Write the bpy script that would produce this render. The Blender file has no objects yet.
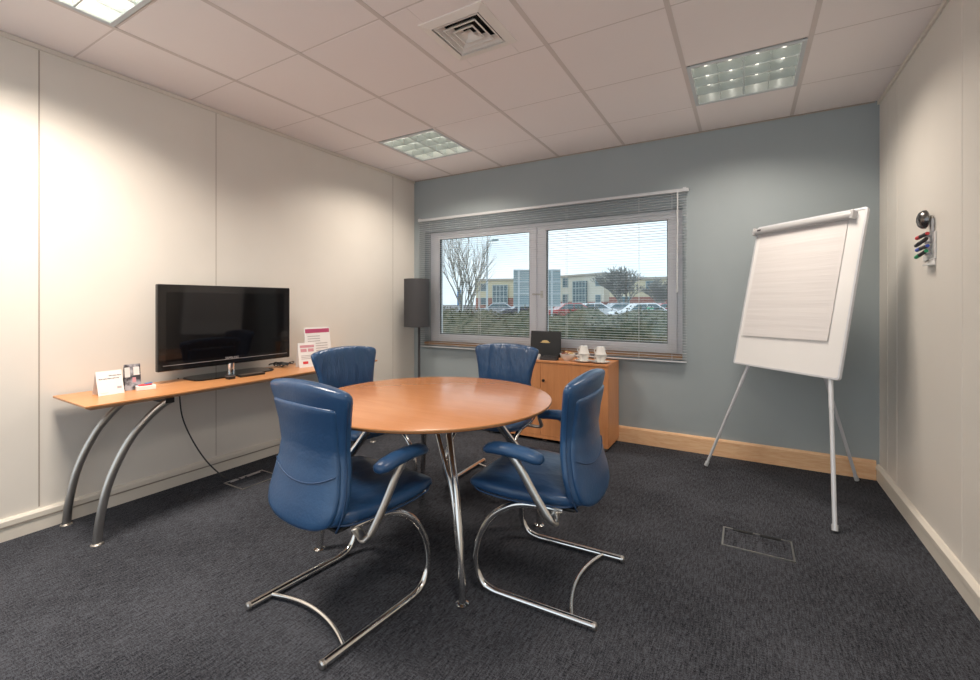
import bpy, bmesh, math, random
from mathutils import Vector, Matrix, noise
PI = math.pi
random.seed(7)
S = bpy.context.scene
COL = S.collection

# ------------------------------------------------------------------ camera, world, exposure
XL, XR, YB, YF, ZC = -3.232, 0.780, 3.90, -1.25, 2.558      # room: left, right, back, front, ceiling
cam_d = bpy.data.cameras.new('camera'); cam = bpy.data.objects.new('camera', cam_d); COL.objects.link(cam)
cam.location = (0, 0, 1.197); cam.rotation_euler = (PI/2, 0, 0.523)
cam_d.sensor_width = 36; cam_d.lens = 443.7/980*36; cam_d.shift_y = -37.5/980
cam_d.clip_start = .02; cam_d.clip_end = 600
S.camera = cam
S.view_settings.view_transform = 'Standard'; S.view_settings.look = 'None'
S.view_settings.gamma = 1; S.view_settings.use_curve_mapping = False
S.view_settings.exposure = 0.60

W = bpy.data.worlds.new('overcast_sky'); S.world = W; W.use_nodes = True
nt = W.node_tree; nt.nodes.clear()
wo = nt.nodes.new('ShaderNodeOutputWorld'); bg = nt.nodes.new('ShaderNodeBackground')
tc = nt.nodes.new('ShaderNodeTexCoord'); mp = nt.nodes.new('ShaderNodeMapping'); mp.inputs['Scale'].default_value = (1, 1, 3)
nz = nt.nodes.new('ShaderNodeTexNoise'); nz.inputs['Scale'].default_value = 2.2; nz.inputs['Detail'].default_value = 4
cr = nt.nodes.new('ShaderNodeValToRGB')
cr.color_ramp.elements[0].position = .35; cr.color_ramp.elements[0].color = (.50, .60, .67, 1)
cr.color_ramp.elements[1].position = .62; cr.color_ramp.elements[1].color = (.66, .69, .72, 1)
L = nt.links.new
L(tc.outputs['Generated'], mp.inputs[0]); L(mp.outputs[0], nz.inputs[0]); L(nz.outputs[0], cr.inputs[0]); L(cr.outputs[0], bg.inputs[0])
bg.inputs[1].default_value = 1.35; L(bg.outputs[0], wo.inputs[0])

LIGHT_W = 16.5          # power of each ceiling fitting
LIGHT_C = (1.0, .89, .77)
FIT = [(-2.411, 3.08), (-.011, 3.08), (-2.411, .68), (-.011, .68)]   # centres of the louvred fittings, the last one added out of view
for (x, y), k in zip(FIT, (.8, .65, 1.75, .65)):
    ld = bpy.data.lights.new('fitting_light', 'AREA'); ld.shape = 'SQUARE'; ld.size = .50
    ld.energy = LIGHT_W*k; ld.color = LIGHT_C; ld.spread = math.radians(140)
    lo = bpy.data.objects.new('fitting_light', ld); COL.objects.link(lo); lo.location = (x, y, ZC-.012)

# ------------------------------------------------------------------ materials
def mat(name, col, rough=.6, metal=0, bump=None, var=None, coat=0, spec=.5, emit=None, trans=0):
    """bump=(scale, strength, (sx,sy,sz)); var=(colour2, scale, (sx,sy,sz), lo, hi)"""
    m = bpy.data.materials.new(name); m.use_nodes = True
    t = m.node_tree; b = t.nodes['Principled BSDF']
    b.inputs['Base Color'].default_value = (*col, 1); b.inputs['Roughness'].default_value = rough
    b.inputs['Metallic'].default_value = metal; b.inputs['Specular IOR Level'].default_value = spec
    if coat: b.inputs['Coat Weight'].default_value = coat; b.inputs['Coat Roughness'].default_value = .12
    if trans: b.inputs['Transmission Weight'].default_value = trans
    if emit: b.inputs['Emission Color'].default_value = (*emit[0], 1); b.inputs['Emission Strength'].default_value = emit[1]
    def coords(sc):
        c = t.nodes.new('ShaderNodeTexCoord'); k = t.nodes.new('ShaderNodeMapping'); k.inputs['Scale'].default_value = sc
        t.links.new(c.outputs['Object'], k.inputs[0]); return k
    if var:
        k = coords(var[2]); n = t.nodes.new('ShaderNodeTexNoise'); n.inputs['Scale'].default_value = var[1]; n.inputs['Detail'].default_value = 5
        r = t.nodes.new('ShaderNodeValToRGB'); r.color_ramp.elements[0].position = var[3]; r.color_ramp.elements[1].position = var[4]
        r.color_ramp.elements[0].color = (*col, 1); r.color_ramp.elements[1].color = (*var[0], 1)
        t.links.new(k.outputs[0], n.inputs[0]); t.links.new(n.outputs[0], r.inputs[0]); t.links.new(r.outputs[0], b.inputs['Base Color'])
    if bump:
        k = coords(bump[2]); n = t.nodes.new('ShaderNodeTexNoise'); n.inputs['Scale'].default_value = bump[0]; n.inputs['Detail'].default_value = 4
        u = t.nodes.new('ShaderNodeBump'); u.inputs['Strength'].default_value = bump[1]; u.inputs['Distance'].default_value = bump[3] if len(bump) > 3 else .01
        t.links.new(k.outputs[0], n.inputs[0]); t.links.new(n.outputs[0], u.inputs['Height']); t.links.new(u.outputs[0], b.inputs['Normal'])
    return m
ONE = (1, 1, 1)
M = {}
M['cream_wall'] = mat('cream_wall_panel', (.79, .75, .69), .45, bump=(160, .04, ONE), var=((.775, .735, .675), 3, ONE, .4, .6))
M['cream_trim'] = mat('cream_trim', (.74, .69, .61), .4)
M['seam'] = mat('seam_dark', (.40, .35, .30), .7)
M['seam_light'] = mat('seam_light', (.80, .76, .70), .4)
M['grey_wall'] = mat('blue_grey_wall', (.355, .405, .425), .55, bump=(220, .05, ONE), var=((.345, .395, .415), 2.5, ONE, .4, .6))
M['tile'] = mat('ceiling_tile', (.93, .87, .86), .8, bump=(400, .06, ONE), var=((.915, .855, .845), 1.4, ONE, .35, .65))
M['grid'] = mat('ceiling_grid', (.70, .635, .61), .5)
M['upvc'] = mat('white_upvc', (.88, .87, .90), .3, spec=.5)
M['gasket'] = mat('black_gasket', (.03, .04, .04), .5)
M['alu'] = mat('aluminium_blind', (.66, .68, .70), .35, metal=.3)
M['slat'] = mat('blind_slat', (.72, .74, .77), .4, metal=.1)
M['chrome'] = mat('chrome', (.78, .77, .75), .13, metal=1)
M['satin'] = mat('satin_steel', (.62, .60, .57), .3, metal=1)
M['silver'] = mat('silver_paint', (.62, .60, .57), .4, metal=.4)
M['steel_leg'] = mat('brushed_steel', (.55, .53, .50), .28, metal=1, bump=(60, .05, (1, 1, 12)))
M['white_metal'] = mat('white_painted_metal', (.78, .78, .79), .35)
M['leg_grey'] = mat('pale_grey_metal', (.66, .68, .72), .35, metal=.2)
M['clamp_grey'] = mat('clamp_grey', (.50, .50, .51), .4, metal=.3)
M['board'] = mat('whiteboard', (.84, .83, .82), .22)
M['paper'] = mat('paper', (.74, .71, .70), .7, bump=(5, .25, (.15, .15, 3), .02))
M['paper_edge'] = mat('paper_edge', (.50, .49, .48), .7)
M['black'] = mat('black_plastic', (.012, .012, .013), .35)
M['bezel'] = mat('gloss_black_bezel', (.010, .009, .009), .08)
M['screen'] = mat('tv_screen', (.004, .0035, .004), .05, spec=.4)
M['dark_grey'] = mat('dark_grey_fabric', (.055, .055, .06), .8, bump=(300, .1, ONE))
M['leather'] = mat('blue_leather', (.019, .064, .155), .30, bump=(90, .10, ONE), var=((.024, .078, .18), 5, ONE, .35, .65), spec=.55)
M['leather_creased'] = mat('blue_leather_creased', (.019, .064, .155), .30, bump=(11, 1.0, (1.0, 1.0, .22), .035), spec=.55)
M['leather_soft'] = mat('blue_leather_soft', (.019, .064, .155), .30, bump=(9, .6, (1.0, .6, .5), .012), spec=.55)
M['leather_seam'] = mat('blue_leather_seam', (.015, .05, .125), .45)
M['beech_d'] = mat('beech_edge', (.40, .19, .075), .4)
M['porcelain'] = mat('white_porcelain', (.82, .80, .76), .2)
M['gold'] = mat('gold_print', (.65, .48, .22), .4, metal=.6)
M['red'] = mat('red_print', (.65, .05, .06), .5)
M['magenta'] = mat('magenta_print', (.45, .07, .16), .5)
M['blue_pen'] = mat('blue_pen', (.05, .10, .50), .4)
M['green_pen'] = mat('green_pen', (.02, .35, .15), .4)
M['ink'] = mat('ink', (.06, .05, .06), .6)
M['ink_soft'] = mat('grey_ink', (.42, .39, .40), .6)
M['pink_print'] = mat('pink_print', (.62, .30, .34), .6)
M['photo'] = mat('photo_print', (.04, .04, .05), .4, var=((.42, .42, .46), 22, (1, 1, 1), .42, .56))
M['brown'] = mat('brown_sachet', (.20, .07, .03), .4)
M['louvre'] = mat('louvre_metal', (.74, .79, .77), .18, metal=.6)
M['reflector'] = mat('reflector', (.75, .78, .76), .25, metal=.4)
M['tube'] = mat('fluorescent_tube', (.9, .9, .85), .5, emit=((1, .93, .82), 2))
M['fit_frame'] = mat('fitting_frame', (.62, .66, .68), .4)
M['vent'] = mat('vent_white', (.88, .84, .80), .45)
M['dark_void'] = mat('dark_void', (.02, .02, .02), .9)
M['pipe'] = mat('grey_cable', (.03, .03, .03), .5)

def wood(name, a, b, rough, sc, dist=3.0, coat=0):
    m = bpy.data.materials.new(name); m.use_nodes = True; t = m.node_tree; p = t.nodes['Principled BSDF']
    c = t.nodes.new('ShaderNodeTexCoord'); k = t.nodes.new('ShaderNodeMapping'); k.inputs['Scale'].default_value = sc
    n = t.nodes.new('ShaderNodeTexNoise'); n.inputs['Scale'].default_value = 3; n.inputs['Detail'].default_value = 7; n.inputs['Distortion'].default_value = dist
    n2 = t.nodes.new('ShaderNodeTexNoise'); n2.inputs['Scale'].default_value = 18; n2.inputs['Detail'].default_value = 3
    mx = t.nodes.new('ShaderNodeMath'); mx.operation = 'MULTIPLY_ADD'; mx.inputs[1].default_value = .35
    r = t.nodes.new('ShaderNodeValToRGB'); r.color_ramp.elements[0].position = .42; r.color_ramp.elements[1].position = .88
    r.color_ramp.elements[0].color = (*a, 1); r.color_ramp.elements[1].color = (*b, 1)
    t.links.new(c.outputs['Object'], k.inputs[0]); t.links.new(k.outputs[0], n.inputs[0]); t.links.new(k.outputs[0], n2.inputs[0])
    t.links.new(n2.outputs[0], mx.inputs[0]); t.links.new(n.outputs[0], mx.inputs[2]); t.links.new(mx.outputs[0], r.inputs[0]); t.links.new(r.outputs[0], p.inputs['Base Color'])
    p.inputs['Roughness'].default_value = rough
    if coat: p.inputs['Coat Weight'].default_value = coat; p.inputs['Coat Roughness'].default_value = .15
    return m
M['table_wood'] = wood('cherry_veneer', (.50, .205, .078), (.56, .24, .098), .19, (1.2, 10, 10), .4)
M['desk_wood'] = wood('desk_veneer', (.50, .215, .08), (.60, .28, .115), .30, (14, 1.2, 14), .6)
M['cab_wood'] = wood('cabinet_veneer', (.62, .25, .095), (.72, .325, .14), .32, (14, 14, 1.2), .6)
M['pine'] = wood('pine_skirting', (.78, .43, .225), (.92, .62, .37), .4, (1.4, 10, 12), 2.2)
M['sill_wood'] = wood('sill_wood', (.42, .22, .10), (.55, .31, .15), .4, (1.4, 14, 14), 1)

def carpet():
    m = bpy.data.materials.new('charcoal_ribbed_carpet'); m.use_nodes = True; t = m.node_tree; p = t.nodes['Principled BSDF']
    N = t.nodes.new; K = t.links.new
    c = N('ShaderNodeTexCoord')
    def nz(sc, scale, detail=2):
        k = N('ShaderNodeMapping'); k.inputs['Scale'].default_value = sc; n = N('ShaderNodeTexNoise')
        n.inputs['Scale'].default_value = scale; n.inputs['Detail'].default_value = detail; n.inputs['Roughness'].default_value = .7
        K(c.outputs['Object'], k.inputs[0]); K(k.outputs[0], n.inputs[0]); return n
    a = nz((1, .12, 1), 170, 2); b = nz((1, 1, 1), 380, 2); d = nz((.35, 1, 1), 190, 2); e = nz(ONE, 1.6, 2)
    s1 = N('ShaderNodeMath'); s1.operation = 'MULTIPLY_ADD'; s1.inputs[1].default_value = .55; K(a.outputs[0], s1.inputs[0]); K(b.outputs[0], s1.inputs[2])
    s2 = N('ShaderNodeMath'); s2.operation = 'MULTIPLY_ADD'; s2.inputs[1].default_value = .55; K(d.outputs[0], s2.inputs[0]); K(s1.outputs[0], s2.inputs[2])
    s3 = N('ShaderNodeMath'); s3.operation = 'MULTIPLY_ADD'; s3.inputs[1].default_value = .25; K(e.outputs[0], s3.inputs[0]); K(s2.outputs[0], s3.inputs[2])
    r = N('ShaderNodeValToRGB'); r.color_ramp.elements[0].position = .98; r.color_ramp.elements[1].position = 1.0
    r.color_ramp.elements[0].position = .47; r.color_ramp.elements[1].position = .92
    r.color_ramp.elements[0].color = (.003, .0035, .006, 1); r.color_ramp.elements[1].color = (.092, .097, .114, 1)
    sc = N('ShaderNodeMath'); sc.operation = 'MULTIPLY_ADD'; sc.inputs[1].default_value = 1.45; sc.inputs[2].default_value = -1.0
    K(s3.outputs[0], sc.inputs[0]); K(sc.outputs[0], r.inputs[0]); K(r.outputs[0], p.inputs['Base Color'])
    p.inputs['Roughness'].default_value = .95; p.inputs['Specular IOR Level'].default_value = .15
    u = N('ShaderNodeBump'); u.inputs['Strength'].default_value = .6; u.inputs['Distance'].default_value = .004
    K(s2.outputs[0], u.inputs['Height']); K(u.outputs[0], p.inputs['Normal'])
    return m
M['carpet'] = carpet()

def glass():
    m = bpy.data.materials.new('window_glass'); m.use_nodes = True; t = m.node_tree; t.nodes.clear()
    o = t.nodes.new('ShaderNodeOutputMaterial'); tr = t.nodes.new('ShaderNodeBsdfTransparent'); gl = t.nodes.new('ShaderNodeBsdfGlossy')
    tr.inputs[0].default_value = (.93, .97, .98, 1); gl.inputs['Roughness'].default_value = .02
    fr = t.nodes.new('ShaderNodeFresnel'); fr.inputs[0].default_value = 1.45; mx = t.nodes.new('ShaderNodeMixShader')
    t.links.new(fr.outputs[0], mx.inputs[0]); t.links.new(tr.outputs[0], mx.inputs[1]); t.links.new(gl.outputs[0], mx.inputs[2]); t.links.new(mx.outputs[0], o.inputs[0])
    return m
M['glass'] = glass()
# outdoors
M['tarmac'] = mat('tarmac', (.16, .16, .165), .9, var=((.22, .22, .22), 1.5, ONE, .4, .6))
M['grass'] = mat('grass_verge', (.10, .14, .05), .95, var=((.16, .17, .08), 3, ONE, .4, .6))
M['hedge'] = mat('hedge_leaves', (.045, .065, .03), .8, var=((.14, .13, .075), 9, ONE, .4, .62))
M['bark'] = mat('bark', (.16, .15, .13), .9)
M['twig'] = mat('pale_twigs', (.27, .27, .25), .9)
M['cream_ext'] = mat('cream_render', (.68, .60, .42), .9, var=((.63, .56, .39), .3, ONE, .4, .6))
M['pale_ext'] = mat('pale_render', (.70, .66, .56), .9)
M['brick'] = mat('red_brick', (.30, .12, .09), .9, var=((.38, .17, .13), 4, (1, 1, 3), .4, .6))
M['ext_glass'] = mat('far_window_glass', (.10, .17, .20), .15)
M['ext_frame'] = mat('far_frame', (.42, .50, .50), .5)
M['roofline'] = mat('parapet', (.46, .42, .36), .8)
M['sign_back'] = mat('sign_back', (.30, .40, .44), .5)
M['sign_rib'] = mat('sign_rib', (.55, .62, .66), .5)
M['white_sign'] = mat('white_sign', (.80, .85, .84), .5)
M['green_sign'] = mat('green_sign', (.10, .50, .30), .5)
M['blue_sign'] = mat('blue_sign', (.05, .20, .45), .5)
M['car_white'] = mat('car_white', (.75, .77, .80), .25, coat=.5)
M['car_red'] = mat('car_red', (.38, .05, .05), .25, coat=.5)
M['car_silver'] = mat('car_silver', (.45, .48, .52), .25, metal=.5, coat=.5)
M['car_dark'] = mat('car_dark', (.05, .06, .09), .25, coat=.5)
M['rubber'] = mat('rubber', (.02, .02, .02), .8)

# ------------------------------------------------------------------ mesh helpers
def NB(): return bmesh.new()
def box(bm, x0, x1, y0, y1, z0, z1, mtx=None):
    vs = [bm.verts.new((x, y, z)) for z in (z0, z1) for y in (y0, y1) for x in (x0, x1)]
    if mtx:
        for v in vs: v.co = mtx @ v.co
    for f in ((0, 2, 3, 1), (4, 5, 7, 6), (0, 1, 5, 4), (2, 6, 7, 3), (0, 4, 6, 2), (1, 3, 7, 5)):
        bm.faces.new([vs[i] for i in f])
    return vs
def prism(bm, pts, z0, z1, axis='z', mtx=None):
    def P(a, b, h):
        v = {'z': Vector((a, b, h)), 'x': Vector((h, a, b)), 'y': Vector((a, h, b))}[axis]
        return mtx @ v if mtx else v
    lo = [bm.verts.new(P(a, b, z0)) for a, b in pts]; hi = [bm.verts.new(P(a, b, z1)) for a, b in pts]
    n = len(pts)
    bm.faces.new(lo[::-1]); bm.faces.new(hi)
    for i in range(n): bm.faces.new((lo[i], lo[(i+1) % n], hi[(i+1) % n], hi[i]))
def crom(pts, sub=6, closed=False):
    P = [Vector(p) for p in pts]; n = len(P); out = []
    rng = n if closed else n-1
    for i in range(rng):
        if closed: a, b, c, d = P[(i-1) % n], P[i], P[(i+1) % n], P[(i+2) % n]
        else: a = P[i-1] if i else P[0]*2-P[1]; b = P[i]; c = P[i+1]; d = P[i+2] if i+2 < n else P[-1]*2-P[-2]
        for k in range(sub):
            t = k/sub
            out.append(.5*((2*b)+(c-a)*t+(2*a-5*b+4*c-d)*t*t+(3*b-a-3*c+d)*t*t*t))
    if not closed: out.append(P[-1].copy())
    return out
def tube(bm, pts, r, seg=12, smooth=0, ry=None, up=None, cap=True):
    """tube along pts; r number or list; ry: second radius (flat oval section), measured along `up`."""
    P = crom(pts, smooth) if smooth else [Vector(p) for p in pts]
    n = len(P); R = r if isinstance(r, (list, tuple)) else None
    rings = []; prev = None
    for i in range(n):
        t = (P[min(i+1, n-1)]-P[max(i-1, 0)]).normalized()
        if up is not None: a = Vector(up); a = (a-t*a.dot(t)).normalized()
        elif prev is None:
            a = Vector((0, 0, 1)) if abs(t.z) < .9 else Vector((1, 0, 0)); a = (a-t*a.dot(t)).normalized()
        else: a = (prev-t*prev.dot(t)).normalized()
        prev = a; b = t.cross(a)
        rr = r if R is None else R[0]+(R[1]-R[0])*i/(n-1) if len(R) == 2 else R[i]
        ra = ry if ry else rr
        rings.append([bm.verts.new(P[i]+a*ra*math.cos(2*PI*k/seg)+b*rr*math.sin(2*PI*k/seg)) for k in range(seg)])
    for i in range(n-1):
        for k in range(seg): bm.faces.new((rings[i][k], rings[i][(k+1) % seg], rings[i+1][(k+1) % seg], rings[i+1][k]))
    if cap: bm.faces.new(rings[0][::-1]); bm.faces.new(rings[-1])
def lathe(bm, prof, c=(0, 0, 0), seg=32, mtx=None):
    rings = []
    for (r, z) in prof:
        if r < 1e-5: ring = [bm.verts.new((c[0], c[1], c[2]+z))]
        else: ring = [bm.verts.new((c[0]+r*math.cos(2*PI*k/seg), c[1]+r*math.sin(2*PI*k/seg), c[2]+z)) for k in range(seg)]
        if mtx:
            for v in ring: v.co = mtx @ v.co
        rings.append(ring)
    for a, b in zip(rings, rings[1:]):
        for k in range(seg):
            j = (k+1) % seg
            if len(a) == 1 and len(b) == 1: continue
            if len(a) == 1: bm.faces.new((a[0], b[j], b[k]))
            elif len(b) == 1: bm.faces.new((a[k], a[j], b[0]))
            else: bm.faces.new((a[k], a[j], b[j], b[k]))
    for ring in (rings[0], rings[-1]):
        if len(ring) > 1: bm.faces.new(ring)
def loft(bm, rings, caps=True):
    R = [[bm.verts.new(p) for p in r] for r in rings]; n = len(R[0])
    for a, b in zip(R, R[1:]):
        for k in range(n): bm.faces.new((a[k], a[(k+1) % n], b[(k+1) % n], b[k]))
    if caps: bm.faces.new(R[0][::-1]); bm.faces.new(R[-1])
def obj(name, bm, m, parent=None, smooth=False, bevel=0, sub=0, label=None, loc=None, rot=None):
    bmesh.ops.recalc_face_normals(bm, faces=bm.faces[:])
    me = bpy.data.meshes.new(name); bm.to_mesh(me); bm.free()
    o = bpy.data.objects.new(name, me); COL.objects.link(o)
    for mm in (m if isinstance(m, (list, tuple)) else [m]): me.materials.append(mm)
    if smooth:
        for p in me.polygons: p.use_smooth = True
        if smooth == 'auto': me.set_sharp_from_angle(angle=math.radians(38))
    if bevel:
        b = o.modifiers.new('bevel', 'BEVEL'); b.width = bevel; b.segments = 2; b.limit_method = 'ANGLE'; b.angle_limit = math.radians(40)
    if sub:
        s = o.modifiers.new('sub', 'SUBSURF'); s.levels = sub; s.render_levels = sub
    if parent: o.parent = parent
    if label: o['label'] = label
    if loc: o.location = loc
    if rot: o.rotation_euler = rot
    return o
def thing(name, label, cat, loc=(0, 0, 0), rz=0, group=None):
    o = bpy.data.objects.new(name, None); COL.objects.link(o); o.empty_display_size = .1
    o.location = loc; o.rotation_euler = (0, 0, rz); o['label'] = label; o['category'] = cat
    if group: o['group'] = group
    return o
def tag(o, label, cat, group=None):
    o['label'] = label; o['category'] = cat
    if group: o['group'] = group
    return o
def struct(name, bm, m, parent=None, **k):
    o = obj(name, bm, m, parent, **k)
    if not parent: o['kind'] = 'structure'
    return o
def copy_tree(o, parent=None):
    c = o.copy(); COL.objects.link(c)
    if parent: c.parent = parent
    for ch in [q for q in bpy.data.objects if q.parent == o]: copy_tree(ch, c)
    return c
def text(name, body, size, mtx, m, parent, extr=.0004, align='CENTER', label=None):
    cu = bpy.data.curves.new(name, 'FONT'); cu.body = body; cu.size = size; cu.extrude = extr; cu.align_x = align; cu.align_y = 'CENTER'
    tmp = bpy.data.objects.new(name+'_t', cu); COL.objects.link(tmp)
    bpy.context.view_layer.update()
    me = bpy.data.meshes.new_from_object(tmp.evaluated_get(bpy.context.evaluated_depsgraph_get()))
    bpy.data.objects.remove(tmp); me.name = name; me.materials.clear(); me.materials.append(m); me.transform(mtx)
    o = bpy.data.objects.new(name, me); COL.objects.link(o); o.parent = parent
    if label: o['label'] = label
    return o
def frame_mtx(o, x, y):
    """matrix with local x -> x, local y -> y, z = x cross y, origin o"""
    x = Vector(x).normalized(); y = Vector(y).normalized(); z = x.cross(y)
    m = Matrix.Identity(4)
    for i, v in enumerate((x, y, z)):
        for r in range(3): m[r][i] = v[r]
    m.translation = Vector(o); return m

# ------------------------------------------------------------------ the room
bm = NB(); box(bm, XL-.1, XR+.1, YF-.1, YB+.25, -.08, 0); struct('floor', bm, M['carpet'])
# back wall with the window opening
WX0, WX1, WZ0, WZ1 = -3.08, -.445, .735, 1.975
bm = NB()
D = .26
box(bm, XL-.1, WX0, YB, YB+D, 0, ZC+.1); box(bm, WX1, XR+.1, YB, YB+D, 0, ZC+.1)
box(bm, WX0, WX1, YB, YB+D, 0, WZ0-.02); box(bm, WX0, WX1, YB, YB+D, WZ1, ZC+.1)
struct('wall_back', bm, M['grey_wall'])
bm = NB(); box(bm, XL-.1, XL, YF-.1, YB, 0, ZC+.1); wl = struct('wall_left', bm, M['cream_wall'])
bm = NB(); box(bm, XR, XR+.1, YF-.1, YB, 0, ZC+.1); wr = struct('wall_right', bm, M['cream_wall'])
bm = NB(); box(bm, XL-.1, -3.05, YF-.1, YF, 0, ZC+.1); box(bm, .60, XR+.1, YF-.1, YF, 0, ZC+.1); box(bm, -3.05, .60, YF-.1, YF, 0, .10); box(bm, -3.05, .60, YF-.1, YF, 2.45, ZC+.1); struct('wall_front', bm, M['cream_wall'])
bm = NB()                                   # invented glazed screen behind the camera, added to let in daylight
for x in (-3.05, -2.16, -1.25, -.34, .555): box(bm, x, x+.045, YF-.08, YF-.02, .10, 2.45)
for z in (.10, 2.405): box(bm, -3.05, .60, YF-.08, YF-.02, z, z+.045)
struct('added_glazing', bm, M['upvc'])
for y in (-.06, .84, 1.743, 3.55):
    bm = NB(); w = .003 if y < 1 else .0018; box(bm, XL-.001, XL+.0012, y-w, y+w, .12, ZC-.03); struct('panel_seam', bm, M['seam'], wl)
for y, w in ((-.15, .006), (.76, .006), (1.67, .006), (2.583, .007), (3.50, .007), (3.70, .005)):
    bm = NB(); box(bm, XR-.0015, XR+.001, y-w/2, y+w/2, .12, ZC-.03); struct('panel_seam', bm, M['seam_light'], wr)
# baseboards
bm = NB(); prism(bm, [(XL, 0), (XL+.018, 0), (XL+.018, .062), (XL+.013, .066), (XL+.013, .070), (XL+.022, .074), (XL+.022, .098), (XL+.014, .108), (XL, .110)], YF, YB, 'y')
struct('baseboard_left', bm, M['cream_trim'])
bm = NB(); box(bm, XL+.0132, XL+.0222, YF, YB-.002, .0655, .0705); struct('trim_1', bm, M['seam'])
bm = NB(); prism(bm, [(XR, 0), (XR-.018, 0), (XR-.018, .070), (XR-.024, .074), (XR-.024, .095), (XR-.010, .106), (XR, .108)], YF, YB, 'y')
struct('baseboard_right', bm, M['cream_trim'])
bm = NB(); prism(bm, [(YB, 0), (YB-.020, 0), (YB-.020, .118), (YB-.014, .130), (YB, .132)], XL+.02, XR-.02, 'x')
struct('baseboard_back', bm, M['pine'])
# wall/ceiling edge trims
bm = NB(); box(bm, XL, XL+.010, YF, YB, ZC-.028, ZC-.002); struct('trim_2', bm, M['cream_trim'], bevel=.002)
bm = NB(); box(bm, XR-.012, XR, YF, YB, ZC-.028, ZC-.002); struct('trim_3', bm, M['cream_trim'], bevel=.002)
bm = NB(); box(bm, XL+.022, XR-.022, YB-.008, YB, ZC-.010, ZC-.002); struct('trim_4', bm, M['seam'])
# ceiling tiles, with openings where the fittings hang
GX = [XL-.02]+[-2.711+.6*i for i in range(6)]+[XR+.02]
GY = [YB+.02, 3.38, 2.78, 2.18, 1.58, .98, .38, -.22, -.82, YF-.02]
bm = NB()
for i in range(len(GX)-1):
    for j in range(len(GY)-1):
        x0, x1, y1, y0 = GX[i], GX[i+1], GY[j], GY[j+1]
        cx, cy = (x0+x1)/2, (y0+y1)/2
        if any(abs(cx-a) < .1 and abs(cy-b) < .1 for a, b in FIT): continue
        e = .006
        if abs(cx+1.211) < .1 and abs(cy-1.88) < .1:      # tile cut out round the air diffuser
            a, b, c_, d_ = -1.214-.145, -1.214+.145, 1.893-.145, 1.893+.145
            box(bm, x0+e, a, y0+e*.6, y1-e*.6, ZC, ZC+.02); box(bm, b, x1-e, y0+e*.6, y1-e*.6, ZC, ZC+.02); box(bm, a, b, y0+e*.6, c_, ZC, ZC+.02); box(bm, a, b, d_, y1-e*.6, ZC, ZC+.02)
            continue
        vs = box(bm, x0+e, x1-e, y0+e*.6, y1-e*.6, ZC, ZC+.02)
ceil_o = struct('ceiling', bm, M['tile'], bevel=.003)
bm = NB()
for x in GX[1:-1]: box(bm, x-.012, x+.012, YF, YB, ZC-.002, ZC+.03)
for y in GY[1:-1]: box(bm, XL, XR, y-.006, y+.006, ZC+.001, ZC+.03)
struct('trim_5', bm, M['grid'])
bm = NB(); box(bm, XL-.1, XR+.1, YF-.1, YB+.2, ZC+.30, ZC+.32); struct('trim_6', bm, M['dark_void'])

# ------------------------------------------------------------------ window
wy0 = YB+.10      # inner face of the frame
win = bpy.data.objects.new('window_1', None); COL.objects.link(win); win['kind'] = 'structure'
FX0, FX1, FZ0, FZ1 = -3.05, -.47, .735, 1.972
bm = NB(); f = .045
box(bm, FX0-.03, FX1+.025, wy0, wy0+.07, FZ1-f, FZ1+.003); box(bm, FX0-.03, FX1+.025, wy0, wy0+.07, FZ0, FZ0+f)
box(bm, FX0-.03, FX0+f*.6, wy0, wy0+.07, FZ0+f, FZ1-f); box(bm, FX1-f*.6, FX1+.025, wy0, wy0+.07, FZ0+f, FZ1-f)
box(bm, -1.79, -1.735, wy0+.004, wy0+.07, FZ0+f, FZ1-f)
obj('window_frame', bm, M['upvc'], win, bevel=.004)
for (a, b, ga, gb) in ((FX0+f*.6, -1.775, -2.945, -1.850), (-1.75, FX1-f*.6, -1.672, -.571)):
    z0, z1, g0, g1 = FZ0+f*.75, FZ1-f*.75, .850, 1.898
    bm = NB(); y0, y1 = wy0-.014, wy0+.05
    box(bm, a, ga, y0, y1, z0, z1); box(bm, gb, b, y0, y1, z0, z1); box(bm, ga, gb, y0, y1, z0, g0); box(bm, ga, gb, y0, y1, g1, z1)
    s = obj('sash', bm, M['upvc'], win, bevel=.004)
    bm = NB(); t = .006
    box(bm, ga, ga+t, y0+.01, y0+.03, g0, g1); box(bm, gb-t, gb, y0+.01, y0+.03, g0, g1); box(bm, ga, gb, y0+.01, y0+.03, g0, g0+t); box(bm, ga, gb, y0+.01, y0+.03, g1-t, g1)
    obj('gasket', bm, M['gasket'], s)
    bm = NB(); box(bm, ga+.001, gb-.001, y0+.026, y0+.030, g0+.001, g1-.001); obj('pane', bm, M['glass'], s)
bm = NB(); box(bm, -1.728, -1.702, wy0-.022, wy0-.014, 1.24, 1.31); tube(bm, [(-1.715, wy0-.02, 1.275), (-1.715, wy0-.045, 1.275), (-1.72, wy0-.05, 1.275), (-1.80, wy0-.05, 1.277)], .008, 8)
obj('window_handle', bm, M['satin'], win, smooth='auto')
# sill board
bm = NB(); box(bm, WX0+.001, WX1-.001, YB-.014, YB+.099, WZ0-.002, WZ0+.032); struct('trim_7', bm, M['sill_wood'], bevel=.003)

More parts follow.
